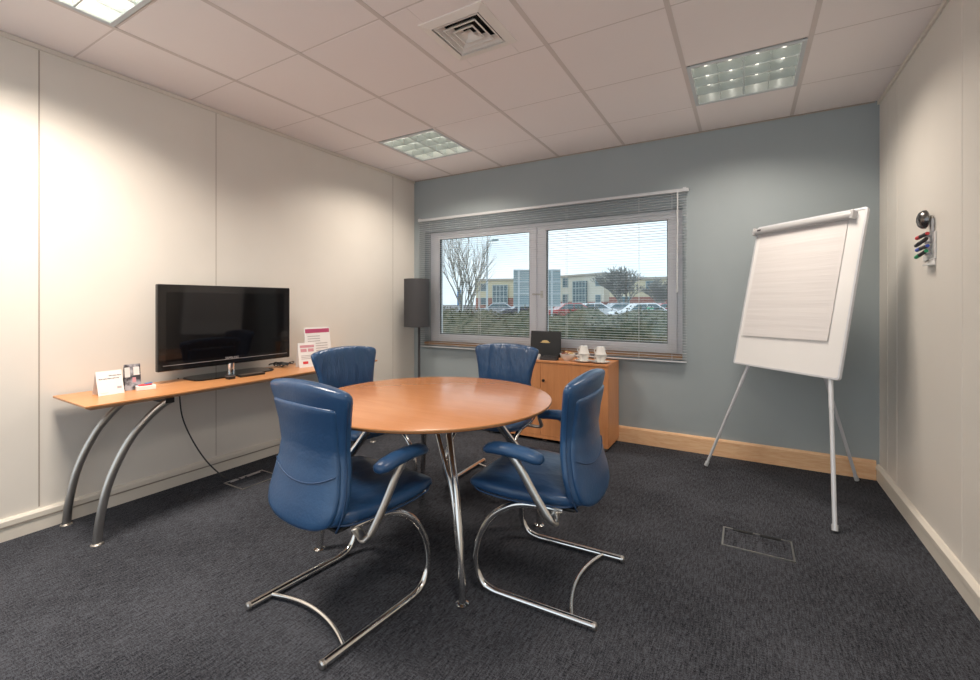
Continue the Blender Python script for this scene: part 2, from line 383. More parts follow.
# venetian blind
bl = thing('venetian_blind', 'silver metal venetian blind with open slats hanging across the window', 'blind', (0, YB, 0))
BX0, BX1 = -3.13, -.41
bm = NB(); box(bm, BX0-.01, BX1+.015, -.052, -.018, 2.085, 2.112); obj('headrail', bm, M['alu'], bl, bevel=.003)
bm = NB(); box(bm, BX0, BX1, -.050, -.022, .712, .724); obj('bottom_rail', bm, M['alu'], bl, bevel=.003)
bm = NB(); nsl = 62
for k in range(nsl):
    z = .745+k*(2.070-.745)/(nsl-1); tl = .0002
    for (xa, xb) in ((BX0, BX1),):
        pr = [(-.048, z-tl), (-.036, z+.0008), (-.024, z+tl*.6)]
        v = [[bm.verts.new((x, p[0], p[1])) for x in (xa, xb)] for p in pr]
        w = [[bm.verts.new((x, p[0], p[1]-.0005)) for x in (xa, xb)] for p in pr]
        for i in range(2):
            bm.faces.new((v[i][0], v[i][1], v[i+1][1], v[i+1][0])); bm.faces.new((w[i][0], w[i+1][0], w[i+1][1], w[i][1]))
        bm.faces.new((v[0][0], w[0][0], w[0][1], v[0][1])); bm.faces.new((v[2][0], v[2][1], w[2][1], w[2][0]))
obj('slats', bm, M['slat'], bl)
for x in (-2.98, -2.35, -1.42, -.78, -.52):
    bm = NB(); tube(bm, [(x, -.052, .72), (x, -.052, 2.09)], .0009, 5); tube(bm, [(x, -.020, .72), (x, -.020, 2.09)], .0009, 5); obj('ladder_cord', bm, M['white_metal'], bl)
bm = NB(); tube(bm, [(-.475, -.062, 2.085), (-.478, -.065, 1.32)], .006, 8); tube(bm, [(-.478, -.065, 1.32), (-.478, -.065, 1.28)], .008, 8); obj('tilt_wand', bm, M['alu'], bl, smooth='auto')
for x in (BX0+.01, -.425):
    bm = NB(); box(bm, x-.012, x+.012, -.056, -.001, 2.108, 2.118); box(bm, x-.012, x+.012, -.058, -.054, 2.088, 2.118); obj('bracket', bm, M['alu'], bl)

# ------------------------------------------------------------------ ceiling fittings
def fitting(x, y, label, glow):
    t = thing('ceiling_light', label, 'ceiling light', (x, y, ZC), 0, 'louvred lights in the ceiling')
    h = .288
    bm = NB(); w = .022
    box(bm, -h, h, h-w, h, -.006, .001); box(bm, -h, h, -h, -h+w, -.006, .001); box(bm, -h, -h+w, -h+w, h-w, -.006, .001); box(bm, h-w, h, -h+w, h-w, -.006, .001)
    obj('frame', bm, M['fit_frame'], t, bevel=.002)
    bm = NB(); k = h-w
    box(bm, -k-.004, -k, -k, k, .0, .10); box(bm, k, k+.004, -k, k, .0, .10); box(bm, -k, k, -k-.004, -k, 0, .10); box(bm, -k, k, k, k+.004, 0, .10); box(bm, -k, k, -k, k, .10, .104)
    obj('housing', bm, M['reflector'], t)
    for i in range(3):
        bm = NB(); yy = -k+(i+1)*2*k/4
        prism(bm, [(yy-.012, .048), (yy+.012, .048), (yy+.004, .0), (yy-.004, .0)], -k, k, 'x'); obj('louvre_blade', bm, M['louvre'], t)
    for i in range(3):
        bm = NB(); xx = -k+(i+1)*2*k/4; wv = .012 if i == 1 else .004
        prism(bm, [(xx-wv, .050), (xx+wv, .050), (xx+wv*.4, .001), (xx-wv*.4, .001)], -k, k, 'y'); obj('louvre_divider', bm, M['louvre'], t)
    for xx in (-.20, -.07, .07, .20):
        bm = NB(); tube(bm, [(xx, -k+.01, .072), (xx, k-.01, .072)], .008, 10); obj('tube', bm, glow, t, smooth='auto')
    return t
tube_dim = mat('dim_tube', (.8, .8, .76), .4, emit=((1, .93, .84), 1.1))
fitting(*FIT[0], 'square louvred ceiling light in the far corner, nearest the television wall and window', M['tube'])
fitting(*FIT[1], 'square louvred ceiling light above the flipchart, nearest the right wall', tube_dim)
fitting(*FIT[2], 'bright louvred ceiling light cut by the top edge, above the wall desk', mat('bright_tube', (.9, .9, .86), .4, emit=((1, .92, .80), 6)))
fitting(*FIT[3], 'added louvred ceiling light out of view above the camera', tube_dim)  # invented fourth fitting, added unseen for its light
# vent
t = thing('ceiling_vent', 'square white four-way air diffuser in a smudged ceiling tile', 'vent', (-1.214, 1.893, ZC))
bm = NB(); box(bm, -.144, .144, -.144, .144, .075, .08); obj('backing', bm, M['dark_void'], t)
def sqring(bm, ho, zo, hi_, zi, th=.003):
    q = [(-1, -1), (1, -1), (1, 1), (-1, 1)]
    a = [[bm.verts.new((sx*hh, sy*hh, zz+d)) for sx, sy in q] for hh, zz, d in ((ho, zo, 0), (hi_, zi, 0), (hi_, zi, th), (ho, zo, th))]
    for i in range(4):
        for j in range(4): bm.faces.new((a[i][j], a[i][(j+1) % 4], a[(i+1) % 4][(j+1) % 4], a[(i+1) % 4][j]))
bm = NB(); sqring(bm, .182, -.004, .136, -.012, .005); obj('outer_frame', bm, M['vent'], t)
for ho, hi_ in ((.128, .098), (.094, .064), (.060, .032)):
    bm = NB(); sqring(bm, ho, -.008, hi_, .020, .002); sqring(bm, ho, -.009, ho-.008, -.009, .002); obj('louvre_ring', bm, M['vent'], t)
bm = NB(); sqring(bm, .030, -.008, .004, .018, .002); box(bm, -.006, .006, -.006, .006, .012, .018); obj('centre_plate', bm, M['vent'], t)

# ------------------------------------------------------------------ round meeting table
T = thing('round_table', 'round cherry-wood meeting table on curved chrome legs', 'table', (-1.373, 1.800, 0))
TR, TZ = .597, .722
bm = NB(); lathe(bm, [(0, TZ-.026), (TR-.035, TZ-.026), (TR-.004, TZ-.014), (TR, TZ-.005), (TR-.002, TZ-.001), (TR-.006, TZ), (0, TZ)], seg=96); obj('tabletop', bm, M['table_wood'], T, smooth='auto')
bm = NB(); lathe(bm, [(TR-.006, TZ-.0105), (TR-.001, TZ-.0095), (TR+.0006, TZ-.005), (TR-.001, TZ-.0015), (TR-.006, TZ-.0085)], seg=96); obj('edge_lipping', bm, M['beech_d'], T, smooth='auto')
C0 = Vector((.003, .025, 0))
for (fx, fy) in ((-.973, 1.473), (-1.79, 1.455), (-.96, 2.20), (-1.77, 2.22)):
    F = Vector((fx+1.373, fy-1.805, 0)); d = F-C0; lat = Vector((-d.y, d.x, 0)).normalized()
    if lat.x > 0: lat = -lat
    prof = [(.42, .697), (.50, .645), (.60, .565), (.70, .487), (.79, .42), (.875, .32), (.94, .20), (.985, .09), (1.0, .012)]
    bm = NB(); tube(bm, [C0+d*a+Vector((0, 0, z)) for a, z in prof], .0155, 14, smooth=5)
    lg = obj('leg', bm, M['chrome'], T, smooth='auto')
    off = [.062, .052, .040, .028, .016, .008, .006, .004]
    bm = NB(); tube(bm, [C0+d*(a-.03)+lat*o+Vector((0, 0, z)) for (a, z), o in zip(prof[:7], off)], .0115, 12, smooth=5)
    obj('brace_tube', bm, M['chrome'], lg, smooth='auto')
    bm = NB(); lathe(bm, [(0, 0), (.026, 0), (.026, .006), (.012, .014), (0, .014)], (F.x, F.y, 0), 24); obj('foot', bm, M['chrome'], lg, smooth='auto')
    bm = NB(); m4 = frame_mtx(C0+d*.42+lat*.03+Vector((0, 0, .6945)), d, lat); box(bm, -.05, .05, -.06, .06, -.004, .004, m4); obj('mounting_plate', bm, M['black'], lg)

# ------------------------------------------------------------------ cantilever armchairs
def rrect(hw, hh, n=2.6, seg=28):
    out = []
    for k in range(seg):
        a = 2*PI*k/seg; c, s = math.cos(a), math.sin(a)
        out.append((math.copysign(abs(c)**(2/n), c)*hw, math.copysign(abs(s)**(2/n), s)*hh))
    return out
def interp(tab, z):
    for (a, b) in zip(tab, tab[1:]):
        if z <= b[0]:
            t = (z-a[0])/(b[0]-a[0]); t = t*t*(3-2*t) if len(a) > 3 else t
            return [a[i]+(b[i]-a[i])*t for i in range(1, len(a))]
    return list(tab[-1][1:])
# z : half width, centre y
BACK = [(.375, .150, .055), (.385, .195, .060), (.41, .214, .065), (.46, .226, .075), (.52, .224, .090), (.60, .208, .108), (.66, .198, .112), (.74, .212, .102), (.82, .236, .086), (.865, .248, .078), (.885, .251, .074), (.91, .250, .070)]
def back_surface(zs, dw, half_t, yoff, curve=.35, n=3.2):
    rings = []
    for z, sc in zs:
        hw, cy = interp(BACK, z)
        ring = []
        for (x, y) in rrect((hw+dw)*(1-(1-sc)*(.17 if z > .6 else 1)), half_t*sc, n):
            zz = z
            if z > .80: zz = z-(x*x)*.38*(z-.80)/.10     # crown the top edge
            if z < .50: zz = z+(x*x)*.6*(.50-z)/.12      # round the bottom
            ring.append((x, cy+y+yoff+curve*x*x*(1.0 if z > .5 else 1.0), zz))
        rings.append(ring)
    return rings
def make_chair(label, creased=False):
    t = thing('armchair', label, 'chair', group='blue leather armchairs around the round table')
    LM = M['leather_creased'] if creased else M['leather']
    # cushion back
    zs = [(.386, .35), (.390, .75), (.398, .92)]+[(.41+.0225*k, 1) for k in range(21)]+[(.880, .98), (.892, .92), (.900, .80), (.905, .58), (.908, .25)]
    bm = NB(); loft(bm, back_surface(zs, 0, .034, .006)); b = obj('backrest', bm, LM, t, smooth=True)
    # outer shell on the rear of the back, ends below the head roll
    zs = [(.388, .5), (.393, .85), (.404, .97)]+[(.42+.02*k, 1) for k in range(20)]+[(.815, .98), (.822, .88), (.827, .6)]
    bm = NB(); rr = []
    for ring in back_surface(zs, -.014, .020, -.020):
        rr.append([(x*(1-.10*min(1, max(0, (z-.62)/.20))), y, z) for x, y, z in ring])
    loft(bm, rr); obj('rear_panel', bm, M['leather'], b, smooth=True)
    # stitched lumbar seam on the rear panel
    pts = []
    for k in range(13):
        u = -1+k/6; z = .585-.045*(1-u*u); hw, cy = interp(BACK, z); x = (hw-.022)*u
        pts.append((x, cy-.0395+.35*x*x+.004*u**8*1.5, z))
    bm = NB(); tube(bm, pts, .0028, 6); obj('seam', bm, M['leather_seam'], b, smooth=True)
    # piping where the shell meets the cushion
    for sx in (-1, 1):
        pts = []
        for k in range(22):
            z = .40+k*.0215; hw, cy = interp(BACK, z); x = sx*(hw-.001); pts.append((x, cy-.004+.35*x*x, z))
        bm = NB(); tube(bm, pts, .0032, 6); obj('piping', bm, M['leather_seam'], b, smooth=True)
    # seat
    rings = []
    tab = [(.055, .165, .432, .022), (.075, .200, .432, .034), (.12, .222, .432, .040), (.22, .242, .430, .041), (.33, .256, .432, .041), (.43, .262, .438, .040), (.50, .256, .442, .034), (.535, .246, .442, .025), (.556, .232, .440, .011)]
    for (y, hw, cz, hh) in tab:
        rings.append([(x, y-.22*x*x*(1 if y > .4 else 0), cz+z-(.010*(1-(x/hw)**2) if z > 0 else 0)) for (x, z) in rrect(hw, hh, 3.4, 32)])
    bm = NB(); loft(bm, rings); st = obj('seat', bm, M['leather_soft'], t, smooth=True, sub=1)
    bm = NB(); pts = [(.165, .062, .418), (.222, .12, .414), (.243, .22, .411), (.257, .33, .412), (.262, .42, .418), (.252, .490, .426), (.18, .530, .428), (0, .546, .428)]
    pts = pts+[(-x, y, z) for x, y, z in pts[-2::-1]]
    tube(bm, pts, .0035, 6, smooth=4); obj('seam', bm, M['leather_seam'], st, smooth=True)
    bm = NB(); box(bm, -.19, .19, .09, .44, .384, .398); box(bm, -.17, .17, .12, .40, .376, .384); obj('seat_plate', bm, M['black'], t, bevel=.004)
    # cantilever base, one bent tube each side
    for sx in (-1, 1):
        pts = [(.205, .13, .392), (.207, .25, .390), (.212, .34, .372), (.220, .425, .318), (.228, .480, .235), (.234, .503, .150), (.236, .498, .085), (.237, .470, .035), (.238, .425, .017), (.239, .36, .0145), (.240, .18, .0145), (.241, .0, .0145)]
        bm = NB(); tube(bm, [(sx*a, y, z) for a, y, z in pts], .0145, 14, smooth=5); lg = obj('sled_leg', bm, M['chrome'], t, smooth='auto')
        bm = NB(); tube(bm, [(sx*.241, -.010, .0145), (sx*.241, -.006, .0145), (sx*.241, .004, .0145)], [.010, .0148, .0152], 14); obj('end_cap', bm, M['satin'], lg, smooth='auto')
    bm = NB(); tube(bm, [(-.24, .085, .016), (-.16, .112, .018), (-.08, .128, .020), (0, .133, .021), (.08, .128, .020), (.16, .112, .018), (.24, .085, .016)], .0080, 10, smooth=4); obj('floor_stretcher', bm, M['chrome'], t, smooth='auto')
    # arms
    for sx in (-1, 1):
        bm = NB(); X = .298*sx
        rings = []
        for (y, z, hw, hh) in ((.178, .606, .012, .008), (.185, .607, .026, .017), (.21, .611, .034, .023), (.26, .621, .035, .024), (.33, .627, .034, .024), (.38, .625, .032, .023), (.410, .619, .028, .020), (.427, .614, .018, .013), (.433, .611, .008, .005)):
            rings.append([(X+a-sx*.03*((y-.3)/.15)**2*.3, y, z+b) for a, b in rrect(hw, hh, 2.3, 20)])
        loft(bm, rings); a = obj('armrest', bm, M['leather'], t, smooth=True)
        bm = NB()
        tube(bm, [(sx*.297, .318, .618), (sx*.297, .270, .560), (sx*.296, .215, .475), (sx*.294, .160, .398), (sx*.286, .144, .378), (sx*.268, .142, .371), (sx*.23, .155, .374), (sx*.17, .17, .378)], .0105, 14, smooth=5, ry=.017, up=(0, 1, .25))
        obj('arm_support', bm, M['satin'], a, smooth='auto')
    return t
chairs = [make_chair('blue leather armchair nearest the camera on the left, its back towards us')]
chairs[0].location = (-1.438, 1.006, 0); chairs[0].rotation_euler[2] = -.095
def put(label, x, y, rz, creased=False):
    c = make_chair(label, creased); c.location = (x, y, 0); c.rotation_euler[2] = rz; return c
put('blue leather armchair on the right of the round table, seen from its side', -.487, 1.835, PI/2+.03)
put('blue leather armchair with creased back on the far side, in front of the wooden cabinet', -1.462, 2.86, PI, True)
put('blue leather armchair between the round table and the wall desk, beside the brochures', -2.375, 2.055, -PI/2-.08, True)

# ------------------------------------------------------------------ wall desk
K = thing('wall_desk', 'long narrow beech desk on curved steel legs along the left wall', 'desk', (-3.0, 1.87, 0))
ox, oy = -3.0, 1.87
top = [(-3.195, .883), (-2.725, .868), (-2.715, 1.2), (-2.712, 1.87), (-2.722, 2.5), (-2.765, 2.845), (-3.195, 2.845)]
bm = NB()
lo_ = [bm.verts.new((x-ox-(.035 if x > -3 else 0), y-oy+(.03 if y < 1 else -.03 if y > 2.8 else 0), .672)) for x, y in top]
mi = [bm.verts.new((x-ox, y-oy, .690)) for x, y in top]; hi = [bm.verts.new((x-ox, y-oy, .700)) for x, y in top]
n = len(top)
bm.faces.new(lo_[::-1]); bm.faces.new(hi)
for A, B in ((lo_, mi), (mi, hi)):
    for i in range(n): bm.faces.new((A[i], A[(i+1) % n], B[(i+1) % n], B[i]))
obj('desktop', bm, M['desk_wood'], K, bevel=.002)
for sgn, yc in ((1, .929), (-1, 2.80)):
    for X in (-2.775, -3.165):
        pr = [(0, .004), (.012, .126), (.042, .274), (.092, .404), (.155, .512), (.235, .598), (.290, .640), (.320, .655)]
        bm = NB(); tube(bm, [(X-ox, yc+sgn*a-oy, z) for a, z in pr], .013, 12, smooth=5, ry=.020, up=(0, 1, 0))
        lg = obj('leg', bm, M['steel_leg'], K, smooth='auto')
        bm = NB(); lathe(bm, [(0, 0), (.026, 0), (.026, .005), (.018, .010), (0, .010)], (X-ox, yc-oy, 0), 20); obj('foot', bm, M['satin'], lg, smooth='auto')
    bm = NB(); y = yc+sgn*.315-oy; box(bm, -3.19-ox, -2.76-ox, y-.022, y+.022, .640, .6715); obj('cross_bracket', bm, M['black'], K, bevel=.003)

# television
V = thing('television', 'large flat black television standing on the wall desk', 'television', (-3.08, 1.762, .70))
bm = NB(); box(bm, -.022, .012, -.447, .447, .074, .609); obj('casing', bm, M['bezel'], V, bevel=.006)
bm = NB(); box(bm, -.050, -.020, -.33, .33, .13, .54); obj('rear_housing', bm, M['black'], V, bevel=.01)
bm = NB(); box(bm, .0118, .0128, -.402, .402, .130, .560); obj('screen', bm, M['screen'], V)
bm = NB(); box(bm, .0118, .0130, -.42, .42, .108, .110); obj('trim_line', bm, M['ink_soft'], V)
text('logo_lettering', 'SAMSUNG', .020, frame_mtx((.0128, .0, .118), (0, 1, 0), (0, 0, 1)), M['ink_soft'], V, label='small silver SAMSUNG lettering')
bm = NB(); tube(bm, [(0, 0, .008), (0, 0, .08)], .024, 16, ry=.018, up=(1, 0, 0)); obj('neck', bm, M['chrome'], V, smooth='auto')
bm = NB(); rings = [[(x*s, y*s, z) for x, y in rrect(.118, .275, 5, 40)] for z, s in ((.0005, .985), (.004, 1), (.010, .99))]; loft(bm, rings); o = obj('stand_base', bm, M['bezel'], V, smooth='auto')
# things on the desk
def bx_obj(name, label, cat, dims, loc, rz, m, parts=None, bev=.001, group=None):
    o = thing(name, label, cat, loc, rz, group); return o
r = thing('remote_control', 'slim black and silver remote control lying on the foot of the television', 'remote control', (-2.905, 1.80, .7105 - .0095), -.06)
bm = NB(); box(bm, -.020, .020, -.085, .085, .0, .015); obj('body', bm, M['black'], r, bevel=.004)
bm = NB(); box(bm, -.018, .018, -.08, .08, .015, .0165); obj('faceplate', bm, M['satin'], r)
g = thing('sensor_puck', 'small black box standing on the desk in front of the television neck', 'box', (-2.900, 1.655, .70), 0)
bm = NB(); box(bm, -.022, .022, -.022, .022, 0, .028); obj('body', bm, M['black'], g, bevel=.004); bm = NB(); box(bm, -.0225, .0225, -.0225, .0225, .020, .022); obj('band', bm, M['ink_soft'], g)
# tangle of leads
bm = NB(); random.seed(3)
for q in range(4):
    pts = []; cx, cy = -3.10+random.uniform(-.02, .03), 2.16
    for k in range(13):
        a = k*.95+q; pts.append((cx+.055*math.cos(a)*(1+.3*math.sin(q+k)), cy+.045*math.sin(a*.8+q)+.005*k-.03, .706+.006*q+.014*abs(math.sin(k*1.3+q))))
    tube(bm, pts, .0035, 6, smooth=4)
tag(obj('cable_bundle', bm, M['pipe'], smooth=True), 'tangle of thin black leads heaped on the desk right of the television', 'cable')
# hanging lead
bm = NB(); tube(bm, [(-3.203, 1.49, .705), (-3.203, 1.49, .68), (-3.20, 1.495, .60), (-3.195, 1.51, .45), (-3.175, 1.555, .30), (-3.14, 1.62, .15), (-3.08, 1.68, .045), (-3.03, 1.715, .008), (-2.95, 1.75, .009)], .0045, 8, smooth=6)
tag(obj('power_cable', bm, M['pipe'], smooth=True), 'black power cable hanging from the wall desk down to the floor box', 'cable')
# tent card with script writing
c1 = thing('tent_card', 'white folded card with handwriting-style lines, leftmost item on the wall desk', 'card', (-3.005, 1.055, .70), 0)
def tent(parent, w, h, d, th=.0015, m=None):
    bm = NB()
    for s in (1, -1):
        mt = Matrix.Translation((s*d/2, 0, 0)) @ Matrix.Rotation(-s*math.atan2(d/2, h), 4, 'Y'); L_ = math.hypot(h, d/2)
        box(bm, -th/2, th/2, -w/2, w/2, 0, L_, mt)
    return obj('folded_sheet', bm, m or M['board'], parent)
tent(c1, .115, .125, .075)
tilt = math.atan2(.0375, .125)
def on_tent(y, z, d=.075, h=.125):
    nrm = Vector((h, 0, d/2)).normalized(); up = Vector((-d/2, 0, h)).normalized()
    return frame_mtx(Vector((d/2, 0, 0))+up*z+nrm*.0012+Vector((0, y, 0)), (0, 1, 0), up)
c1.rotation_euler[2] = .02
def script_line(bm, mtx, w, amp, n, r=.0006):
    pts = [mtx @ Vector((-w/2+w*k/n, amp*math.sin(k*2.1)*(.6+.4*math.sin(k*.7)), 0)) for k in range(n+1)]
    tube(bm, pts, r, 5, smooth=2)
bm = NB(); script_line(bm, on_tent(.025, .103), .055, .0035, 26, .0011); script_line(bm, on_tent(-.002, .088), .090, .0035, 40, .0011); obj('handwritten_lines', bm, M['ink'], c1)
bm = NB(); box(bm, -.010, .010, -.006, .006, 0, .0005, on_tent(.038, .035)); obj('emblem', bm, M['ink_soft'], c1); bm = NB(); script_line(bm, on_tent(-.03, .012), .035, .0015, 12, .0006); obj('small_print', bm, M['ink_soft'], c1)
c2 = thing('photo_card', 'narrow upright card printed with a dark photograph, right of the white tent card', 'card', (-3.04, 1.175, .70), -.1)
tent(c2, .075, .145, .05, m=M['photo'])
bm = NB(); mt = on_tent(0, .085, .05, .145); box(bm, -.036, -.012, -.010, .045, 0, .0006, mt); box(bm, .004, .032, -.002, .045, 0, .0006, mt); obj('pale_panel', bm, M['paper'], c2)
bm = NB(); mt = on_tent(.0, .055, .05, .145); box(bm, -.002, .014, -.012, .016, 0, .0008, mt); obj('red_detail', bm, M['pink_print'], c2)
c3 = thing('card_box', 'little white tray of red-topped cards at the left end of the wall desk', 'box', (-2.975, 1.215, .70), -.25)
bm = NB(); box(bm, -.028, .028, -.045, .045, 0, .024); obj('tray', bm, M['board'], c3, bevel=.002)
bm = NB(); box(bm, -.020, .020, -.030, .030, .024, .031, Matrix.Rotation(.12, 4, 'X')); obj('red_cards', bm, M['red'], c3, bevel=.001); bm = NB(); box(bm, -.018, .012, .0, .034, .0310, .034, Matrix.Rotation(.10, 4, 'X')); obj('blue_card', bm, M['blue_sign'], c3)
# right hand literature
c4 = thing('brochure', 'tall white leaflet with a magenta heading standing behind the smaller card on the desk', 'leaflet', (-3.03, 2.455, .70), -.12)
bm = NB(); mt = Matrix.Rotation(-.13, 4, 'Y'); box(bm, -.0015, .0015, -.115, .115, 0, .297, mt); obj('sheet', bm, M['board'], c4)
bm = NB(); box(bm, .0015, .0022, -.108, .108, .250, .283, mt); obj('heading_band', bm, M['magenta'], c4)
bm = NB()
for k in range(9): box(bm, .0015, .0020, -.09, .02 if k < 3 else .085, .22-.02*k, .226-.02*k, mt)
obj('text_lines', bm, M['ink_soft'], c4)
bm = NB(); box(bm, -.045, .02, -.11, .11, 0, .006); box(bm, .008, .02, -.11, .11, .006, .02); obj('stand', bm, M['white_metal'], c4, bevel=.001)
c5 = thing('folded_card', 'small white and pink printed card standing in front of the tall leaflet', 'card', (-2.95, 2.27, .70), -.25)
tent(c5, .14, .185, .07)
def o5(y, z): return on_tent(y, z, .07, .185)
bm = NB(); box(bm, -.055, .055, -.010, .010, 0, .0006, o5(0, .160)); box(bm, -.052, -.005, -.012, .012, 0, .0006, o5(0, .130)); box(bm, .005, .05, -.012, .012, 0, .0006, o5(0, .130)); obj('pink_panels', bm, M['pink_print'], c5)
bm = NB(); box(bm, -.040, .0, -.010, .010, 0, .0006, o5(0, .035)); obj('red_panel', bm, M['red'], c5)
bm = NB(); [box(bm, -.05, .045, -.002, .002, 0, .0006, o5(0, .065+.012*k)) for k in range(3)]; obj('text_lines', bm, M['ink_soft'], c5)

# floor lamp in the corner
fl = thing('floor_lamp', 'slim floor lamp with a tall dark grey drum shade in the corner by the window', 'lamp', (-2.95, 3.60, 0))
bm = NB(); lathe(bm, [(0, 0), (.13, 0), (.13, .012), (.03, .022), (0, .022)], seg=32); obj('base', bm, M['dark_grey'], fl, smooth='auto')
bm = NB(); tube(bm, [(0.03, 0, .015), (0.03, 0, 1.10)], .013, 12); obj('pole', bm, M['dark_grey'], fl, smooth='auto')
bm = NB(); lathe(bm, [(.128, .945), (.131, .945), (.131, 1.440), (.128, 1.440)], seg=48); obj('lamp_shade', bm, M['dark_grey'], fl, smooth='auto')
bm = NB(); tube(bm, [(-.125, 0, 1.09), (.125, 0, 1.09)], .004, 6); tube(bm, [(0, -.125, 1.09), (0, .125, 1.09)], .004, 6); lathe(bm, [(0, 1.09), (.035, 1.10), (.04, 1.13), (.03, 1.16), (0, 1.17)], (0.03, 0, 0), 16); obj('bulb_holder', bm, M['white_metal'], fl)

# floor boxes
def floorbox(x0, x1, y0, y1, label, hinge):
    cx, cy = (x0+x1)/2, (y0+y1)/2; t = thing('floor_box', label, 'floor box', (cx, cy, 0), 0, 'floor boxes let into the carpet'); w, d = (x1-x0)/2, (y1-y0)/2
    bm = NB(); e = .008
    box(bm, -w, w, -d, -d+e, 0, .004); box(bm, -w, w, d-e, d, 0, .004); box(bm, -w, -w+e, -d+e, d-e, 0, .004); box(bm, w-e, w, -d+e, d-e, 0, .004); obj('frame', bm, M['satin'], t)
    bm = NB(); box(bm, -w+e, w-e, -d+e, d-e, 0, .0025); obj('lid', bm, M['carpet'], t)
    for s in (-1, 1):
        bm = NB()
        if hinge == 'y': box(bm, s*w*.40-.045, s*w*.40+.045, d-.024, d-.004, .0025, .006)
        else: box(bm, -w+.012, -w+.032, s*d*.42-.045, s*d*.42+.045, .0025, .009)
        obj('cable_flap', bm, M['black'] if hinge == 'y' else M['ink_soft'], t)
floorbox(-.105, .200, 2.467, 2.672, 'steel-edged floor box in the open carpet in front of the flipchart', 'y')
floorbox(-2.99, -2.785, 1.662, 1.93, 'steel-edged floor box beneath the wall desk where the power cable ends', 'x')

# ------------------------------------------------------------------ cabinet and refreshments
cx0, cx1, cy0, cy1 = -2.08, -.950, 3.53, 3.874
Q = thing('cabinet', 'low two-door beech cabinet against the grey wall below the window', 'cabinet', ((cx0+cx1)/2, (cy0+cy1)/2, 0))
hw, hd = (cx1-cx0)/2, (cy1-cy0)/2
bm = NB(); z0, z1 = .028, .680
box(bm, -hw, -hw+.018, -hd+.019, hd, z0, z1); box(bm, hw-.018, hw, -hd+.019, hd, z0, z1); box(bm, -hw+.018, hw-.018, -hd+.019, hd, z0, z0+.018); box(bm, -hw+.018, hw-.018, hd-.008, hd, z0+.018, z1)
obj('body', bm, M['cab_wood'], Q, bevel=.001)
bm = NB(); box(bm, -hw-.001, hw+.001, -hd-.004, hd, .680, .700); obj('top', bm, M['cab_wood'], Q, bevel=.003)
for a, b, kx in ((-hw+.002, -.0215, None), (-.0185, hw-.002, .015)):
    bm = NB(); box(bm, a, b, -hd, -hd+.018, z0+.030, z1-.003); d = obj('door', bm, M['cab_wood'], Q, bevel=.001)
    if kx is None: continue
    bm = NB(); mt = Matrix.Translation((kx, -hd, .530)) @ Matrix.Rotation(PI/2, 4, 'X'); lathe(bm, [(0, 0), (.006, 0), (.006, .010), (.013, .016), (.013, .022), (0, .024)], seg=20, mtx=mt); obj('knob', bm, M['black'], d, smooth='auto')
bm = NB(); box(bm, -hw, hw, -hd, -hd+.018, z0, z0+.028); obj('plinth_rail', bm, M['cab_wood'], Q, bevel=.001)
for sx in (-1, 0, 1):
    for sy in (-1, 1):
        bm = NB(); lathe(bm, [(0, 0), (.022, 0), (.022, .008), (.010, .012), (.010, .028), (0, .028)], (sx*(hw-.04), sy*(hd-.05), 0), 16); obj('foot', bm, M['satin'], Q, smooth='auto')
ZT = .700
# black presentation box, lid up
bx = thing('presentation_box', 'black upright display box with a gold emblem on the cabinet', 'box', (-1.595, 3.75, ZT), 0)
bm = NB(); mt = Matrix.Translation((0, .02, 0)) @ Matrix.Rotation(-.10, 4, 'X'); box(bm, -.148, .148, 0, .018, .0, .235, mt); obj('lid', bm, M['black'], bx, bevel=.003)
bm = NB(); mt2 = mt @ Matrix.Translation((0, -.0008, .14)); pts = [(-.052, -.010), (-.036, -.004), (-.030, .006), (-.010, .012), (.012, .012), (.030, .004), (.036, -.004), (.052, -.010), (.03, -.013), (-.03, -.013)]
prism(bm, pts, -.0005, .0008, 'y', mt2); obj('gold_emblem', bm, M['gold'], bx)
bm = NB(); box(bm, -.135, .135, -.115, .02, 0, .006); box(bm, -.135, -.129, -.115, .02, .006, .03); box(bm, .129, .135, -.115, .02, .006, .03); box(bm, -.129, .129, -.115, -.109, .006, .03); obj('tray', bm, M['black'], bx, bevel=.001)
tb = thing('sugar_tray', 'small dark tray in front of the black display box', 'tray', (-1.475, 3.59, ZT), .1)
bm = NB(); box(bm, -.07, .07, -.045, .045, 0, .004); box(bm, -.07, -.066, -.045, .045, .004, .034); box(bm, .066, .07, -.045, .045, .004, .034); box(bm, -.066, .066, -.045, -.041, .004, .034); box(bm, -.066, .066, .041, .045, .004, .034); obj('body', bm, M['dark_grey'], tb, bevel=.001)
bm = NB(); [box(bm, -.06+.022*k, -.045+.022*k, -.036, .036, .004, .030) for k in range(6)]; o = obj('sachets', bm, M['black'], tb); 
cp = thing('milk_jug', 'little white creamer pot beside the small dark tray on the cabinet', 'jug', (-1.570, 3.565, ZT), 0)
bm = NB(); lathe(bm, [(0, 0), (.020, 0), (.024, .012), (.022, .034), (.019, .040), (.021, .046), (.018, .046), (.016, .040), (0, .012)], seg=24); obj('body', bm, M['porcelain'], cp, smooth='auto')
bm = NB(); tube(bm, [(-.021, 0, .036), (-.038, 0, .032), (-.036, 0, .016), (-.022, 0, .012)], .0035, 8, smooth=4); obj('handle', bm, M['porcelain'], cp, smooth=True)
bw = thing('bowl', 'white china bowl filled with wrapped sweets on the cabinet', 'bowl', (-1.320, 3.62, ZT), 0)
bm = NB(); lathe(bm, [(0, 0), (.028, 0), (.030, .006), (.048, .020), (.062, .040), (.068, .060), (.065, .060), (.058, .042), (.044, .024), (0, .014)], seg=36); obj('body', bm, M['porcelain'], bw, smooth='auto')
random.seed(5); proto_sweet = {}
